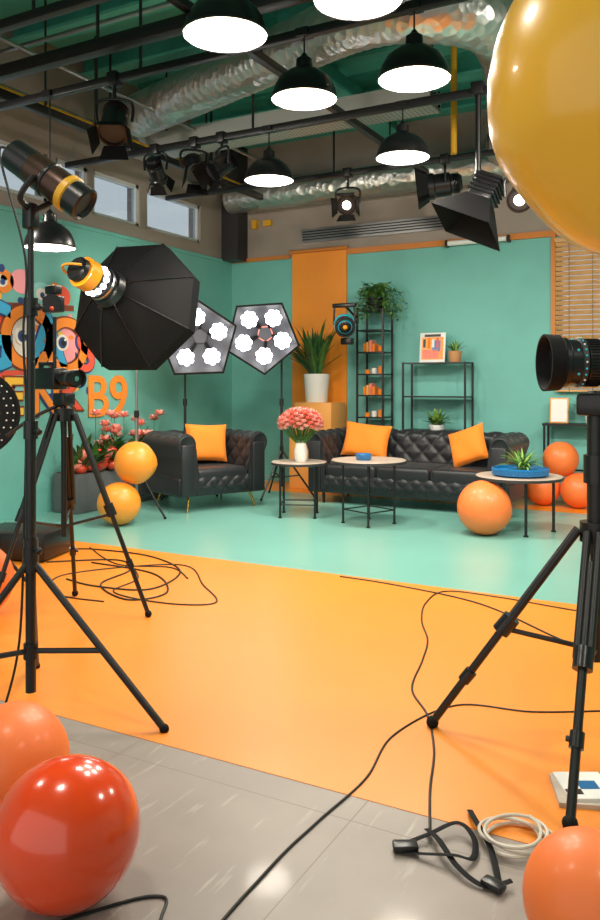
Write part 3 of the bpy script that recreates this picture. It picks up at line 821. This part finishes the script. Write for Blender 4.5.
def potplant(name,loc,pr,ph,pm,n,L,w,dr,mats,el=(.7,1.4),soil=True):
    b=MB(name)
    b.rev([(0,0),(pr*.8,0),(pr*.84,.01),(pr,ph-.01),(pr,ph),(pr*.9,ph),(pr*.88,ph*.85),(0,ph*.85)],pm,28)
    for i in range(n):
        az=random.uniform(0,2*pi); e=random.uniform(*el); l=random.uniform(L*.6,L); dd=random.uniform(dr*.3,dr)
        if math.sin(az)>.25: 
            e=max(e,1.42); dd*=.15
            l*=.85
        b.blade((random.uniform(-1,1)*pr*.4,random.uniform(-1,.3)*pr*.4,ph*.86),az,e,l,w,dd,random.choice(mats),n=7)
    return b.done(loc,recalc=False)
potplant('potted_grass_plant',(-2.86,9.05,1.568),.08,.13,mat('terracotta_pot','#b98556',.7),34,.2,.009,1.2,[GRN,GRNL])
potplant('potted_fern',(-3.08,9.05,.768),.1,.06,WHITE,60,.25,.02,1.2,[GRN,GRNL],el=(.5,1.3))
potplant('potted_succulent',(-1.34,9.10,.88),.075,.11,WHITE,50,.3,.022,1.1,[GRN,GRND],el=(.7,1.4))
potplant('potted_yucca',(-4.64,8.95,1.08),.165,.36,OFFW,100,.8,.022,.75,[GRND,GRN,GRND],el=(.7,1.52))
b=MB('peach_pedestal'); b.box((-4.6,8.97,.88),(.52,.42,.4),PEACH,bev=.008); b.box((-4.6,8.97,.34),(.62,.5,.68),PEACH,bev=.008); b.done()
b=MB('trailing_ivy_plant'); b.M=Matrix.Translation((-3.86,9.03,2.229))
b.rev([(0,0),(.09,0),(.12,.14),(.11,.14),(.1,.11),(0,.11)],BLKP,24)
for i in range(34):
    a=random.uniform(0,2*pi); L=random.uniform(.15,.5)
    ax=math.cos(a)*.6+.25; ay=min(.1,math.sin(a)*.35)-.08
    pts=[Vector((0,0,.1)),Vector((ax*L*.5,ay*L,.22+.1*random.random())),Vector((ax*L,ay*L*1.3,.15+.05*random.random())),Vector((ax*L*1.3,ay*L*1.5,-.25*random.random()*L*2))]
    b.path(pts,.003,GRN,seg=5,sub=4)
    for k in range(16):
        t=random.uniform(.2,1)*3; j=min(2,int(t)); p=pts[j].lerp(pts[j+1],t-j)
        b.blade(p,random.uniform(3,6.4),random.uniform(-.6,.8),random.uniform(.05,.09),.018,.6,random.choice([GRN,GRND,GRNL]),n=4)
b.M=Matrix(); b.done(recalc=False)
b=MB('clamp_studio_spotlight')
b.box((-4.06,8.9,2.1),(.05,.05,.1),BLKP,bev=.008); b.path([(-4.06,8.9,2.12),(-4.06,8.7,2.2),(-4.06,8.58,2.24)],.014,BLK)
b.box((-4.06,8.55,2.25),(.3,.06,.05),BLKP,bev=.01)
d=Vector((.35,-.6,-.25)).normalized(); T=aim(Vector((-4.06,8.55,2.02))-d*.12,d)
b.path([(-4.19,8.55,2.25),(-4.20,8.55,2.02)],.012,BLK,sub=2); b.path([(-3.93,8.55,2.25),(-3.92,8.55,2.02)],.012,BLK,sub=2)
b.rev([(0,0),(.09,0),(.11,.03),(.12,.2),(.12,.26),(.1,.26),(.1,.22),(0,.22)],BLKP,28,T)
b.revopen([(.122,.1),(.126,.105),(.126,.16),(.122,.165)],CYAN,28,T)
b.rev([(.085,.225),(.07,.235),(0,.24)],CYAN,24,T)
b.rev([(.075,.24),(.06,.25),(0,.25)],BLKP,24,T)
b.ball(T@Vector((0,0,.245)),.03,ORANGE_P,seg=16,rings=8)
b.box((-4.02,8.55,1.82),(.14,.1,.08),BLKP,bev=.012)
b.done()

b=MB('black_console_table'); b.box((-1.2,9.12,.865),(1.3,.26,.025),BLK)
for x in (-1.83,-.57):
    for y in (9.01,9.23): b.box((x,y,.43),(.022,.022,.86),BLK)
b.box((-1.2,9.23,.35),(1.28,.02,.02),BLK); b.done()
b=MB('white_picture_frame'); b.M=Matrix.Translation((-1.69,9.1,.878))@Matrix.Rotation(-.12,4,'X'); b.box((0,0,.14),(.2,.015,.28),PEACH,bev=.004); b.box((0,-.009,.14),(.17,.004,.25),PAPER); b.M=Matrix(); b.done()

# ---------------------------------------------------------------- planter on left wall
b=MB('flower_planter_box')
b.box((-5.93,6.65,.2),(.34,1.5,.4),GREYB,bev=.015); b.box((-5.93,6.65,.395),(.29,1.45,.02),SOIL)
for i in range(200):
    y=random.uniform(5.95,7.3); x=random.uniform(-6.0,-5.8)
    b.blade((x,y,.4),random.uniform(-1.4,1.4),random.uniform(.8,1.4),random.uniform(.25,.5),.034,random.uniform(.5,1.2),random.choice([GRN,GRND,GRN]),n=6)
for i in range(30):
    y=random.uniform(6.3,7.3); x=random.uniform(-5.95,-5.75); z=random.uniform(.62,.98)
    b.tube((x,y,.4),(x,y,z),.004,GRN,seg=5)
    for k in range(12): b.blade((x,y,z),k*.52,.3+.5*(k%2),.085,.026,-.4,random.choice([PINK,CORAL,PINK]),n=3)
for i in range(16):
    y=random.uniform(5.95,6.5); x=random.uniform(-5.88,-5.74); z=.44+random.uniform(0,.18)
    b.ball((x,y,z),.065,REDA if i%3 else CORAL,scale=(1,1,.85),seg=16,rings=10)
    b.tube((x,y,z+.04),(x+.01,y,z+.08),.006,GRN,seg=5)
b.done(recalc=False)

# ---------------------------------------------------------------- mural
MU={k:mat('mural_'+k,v,.6) for k,v in dict(orange='#f08a2c',coral='#e2573f',blue='#3aa7d6',navy='#27457c',white='#e8e2d8',black='#191a1e',pink='#f0a0a8',yellow='#f6c243',aqua='#8fd0cf',brown='#7c3b26').items()}
b=MB('wall_mural')
def el(y,z,ry,rz,c,rot=0,n=28,layer=1):
    th=.003+.0022*layer
    vs=[];T=Matrix.Rotation(rot,3,'X')
    for i in range(n):
        a=2*pi*i/n; p=T@Vector((0,ry*math.cos(a),rz*math.sin(a))); vs.append((XL+th,y+p.y,z+p.z))
    vs2=[(XL+.001,v[1],v[2]) for v in vs]
    b.add(vs+vs2,[tuple(range(n))]+[(i,(i+1)%n,n+(i+1)%n,n+i) for i in range(n)],MU[c])
def rc(y,z,w,h,c,rot=0,layer=1): 
    b.box((XL+.002+.001*layer,y,z),(.004+.002*layer,w,h),MU[c],rot=(rot,0,0))
for y,z,c in ((5.0,2.35,'coral'),(5.3,2.3,'orange'),(5.55,2.32,'pink'),(5.8,2.22,'aqua'),(6.05,2.22,'coral'),(5.15,2.15,'yellow')):
    el(y,z,.15,.12,c,layer=1)
for y,z,c in ((5.3,2.3,'white'),(5.8,2.22,'white')):
    el(y,z,.07,.06,c,layer=2); el(y+.01,z-.01,.03,.03,'navy',layer=3)
rc(5.6,2.08,1.3,.06,'brown',.05); rc(5.5,1.42,1.5,.05,'coral',.03)
for y,z,ry,rz,c,r in ((5.2,1.3,.28,.16,'coral',.1),(5.7,1.32,.3,.15,'aqua',-.1),(6.15,1.35,.28,.14,'yellow',.1),(6.45,1.85,.14,.1,'yellow',.4),(5.3,1.98,.2,.08,'coral',.4),(5.6,1.75,.3,.25,'white',0),(6.2,1.7,.2,.22,'pink',0)):
    el(y,z,ry,rz,c,r,layer=1)
for y,z,w,h,c,r in ((5.3,1.5,.3,.05,'navy',.5),(5.95,1.52,.34,.05,'coral',-.4),(6.3,1.4,.1,.3,'blue',.5),(5.62,1.2,.08,.25,'orange',.2),(5.05,1.15,.3,.06,'yellow',0),(6.0,1.2,.3,.06,'navy',.2),(6.32,1.95,.3,.05,'brown',-.3)):
    rc(y,z,w,h,c,r,2)
for i in range(30):
    el(random.uniform(4.9,6.5),random.uniform(1.12,2.45),random.uniform(.02,.05),random.uniform(.02,.05),random.choice(['yellow','coral','white','navy','pink','orange']),layer=2)
for y,z,r in ((5.53,1.78,.085),(6.06,1.74,.085)):
    el(y,z,r,r,'white',layer=14); el(y,z,r*.7,r*.7,'navy',layer=15); el(y+.01,z,r*.4,r*.4,'black',layer=16); el(y+.03,z+.03,r*.16,r*.16,'white',layer=17)
mural=b.done(recalc=False)
def letter(ch,y,z,size,c,x,parent,off=.03,rot=0,name='graffiti_letter'):
    cu=bpy.data.curves.new(name,'FONT'); cu.body=ch; cu.size=size; cu.extrude=.006; cu.offset=off
    o=bpy.data.objects.new(name,cu); sc.collection.objects.link(o)
    o.rotation_euler=(pi/2+0*rot,rot,pi/2); o.location=(XL+x,y,z); cu.materials.append(MU[c])
    if parent: o.parent=parent
    return o
for ch,y,z,s,c1,c2 in (('G',4.75,1.45,.95,'navy','blue'),('O',5.25,1.47,.88,'brown','orange'),('A',5.62,1.5,.75,'navy','blue'),('O',5.80,1.44,.80,'brown','orange'),('S',6.27,1.46,.6,'navy','coral'),
                    ('R',4.9,.98,.55,'navy','coral'),('E',5.3,1.02,.5,'brown','yellow'),('N',5.65,1.0,.5,'navy','orange'),('K',6.05,1.05,.42,'brown','coral')):
    letter(ch,y,z,s,c1,.014,mural,off=.03); letter(ch,y,z,s,c2,.024,mural,off=.012)
letter('B9',6.42,.96,.64,'orange',.014,None,off=.008,name='wall_letters')

# ---------------------------------------------------------------- floor cables, straps, papers
def cable(pts,r=.005,m=CABLE,name='floor_cable'):
    b=MB(name); b.path([(x,y,r) for x,y in pts],r,m,seg=8,sub=10); return b.done()
cable([(-2.33,4.84),(-1.9,4.8),(-1.31,4.63),(-.77,4.18),(-.5,4.0),(0,3.9)])
cable([(-.3,4.9),(-.66,4.75),(-1.245,4.83),(-1.58,4.81),(-1.6,4.5),(-1.5,4.15),(-1.36,3.85),(-1.28,3.55),(-1.2,3.2),(-1.05,2.97),(-.93,2.7),(-.85,2.43),(-.77,2.2)],.0045)
cable([(-.46,3.34),(-.7,3.2),(-.98,3.12),(-1.1,2.75),(-1.06,2.4),(-1.08,2.1),(-1.09,1.83),(-1.06,1.4),(-.9,.8)],.004)
cable([(-4.6,4.6),(-4.41,4.71),(-3.87,4.72),(-3.37,4.44),(-3.24,3.96),(-3.6,3.85),(-3.9,3.9)],.006)
cable([(-4.4,4.2),(-4.0,4.5),(-3.7,4.3),(-3.6,3.9),(-3.2,3.7),(-3.1,3.95),(-3.5,4.3),(-4.1,4.35)],.006)
cable([(-3.9,4.5),(-3.5,4.15),(-3.4,3.8),(-2.95,3.75),(-2.7,3.9),(-3.0,4.2),(-3.5,4.6),(-4.0,4.0),(-3.7,3.6),(-3.3,3.6)],.005)
cable([(-4.5,4.75),(-3.9,4.4),(-3.5,4.5),(-3.2,4.3)],.005)
cable([(-2.5,1.9),(-1.9,1.4),(-1.6,1.2),(-1.3,1.58),(-1.2,1.5),(-1.0,1.2)],.004)
b=MB('camera_strap')
for pts in ([(-.82,2.08,.01),(-.76,2.16,.02),(-.70,2.24,.03),(-.64,2.2,.02),(-.62,2.12,.012),(-.66,2.08,.03),(-.76,2.07,.012),(-.82,2.06,.01)],
            [(-.78,2.2,.01),(-.72,2.13,.03),(-.64,2.05,.02),(-.56,2.02,.01),(-.5,2.06,.02)],
            [(-.70,2.36,.01),(-.66,2.28,.03),(-.60,2.2,.02),(-.56,2.12,.015),(-.52,2.02,.01)]):
    b.path(pts,.009,BLKM,seg=8,sub=8,flat=.2)
b.box((-.80,2.08,.015),(.07,.04,.02),BLKP,rot=(0,0,.5),bev=.005); b.box((-.54,2.03,.015),(.06,.035,.018),BLKP,rot=(0,0,-.3),bev=.005); b.done()
b=MB('coiled_white_cable')
pts=[]
for i in range(64):
    a=i*2*pi/15; r=.085+.012*math.sin(i*.7); pts.append((-.545+r*math.cos(a),2.27+r*math.sin(a),.007+.0022*(i/4)))
pts+=[(-.4,2.33,.01),(-.3,2.5,.008)]
b.path(pts,.005,WCABLE,seg=7,sub=3); b.done()
b=MB('magazine_stack'); b.M=Matrix.Translation((-.42,2.64,0))@Matrix.Rotation(.35,4,'Z')
b.box((0,0,.008),(.17,.19,.016),mat('worn_paper','#b9ada0',.6,var=.2)); b.box((.01,.01,.021),(.15,.17,.01),PAPER,rot=(0,0,.15)); b.box((.02,.01,.0268),(.06,.05,.0015),BLUE,rot=(0,0,.15)); b.box((-.03,-.04,.0268),(.05,.03,.0015),BLK,rot=(0,0,.15)); b.M=Matrix(); b.done()
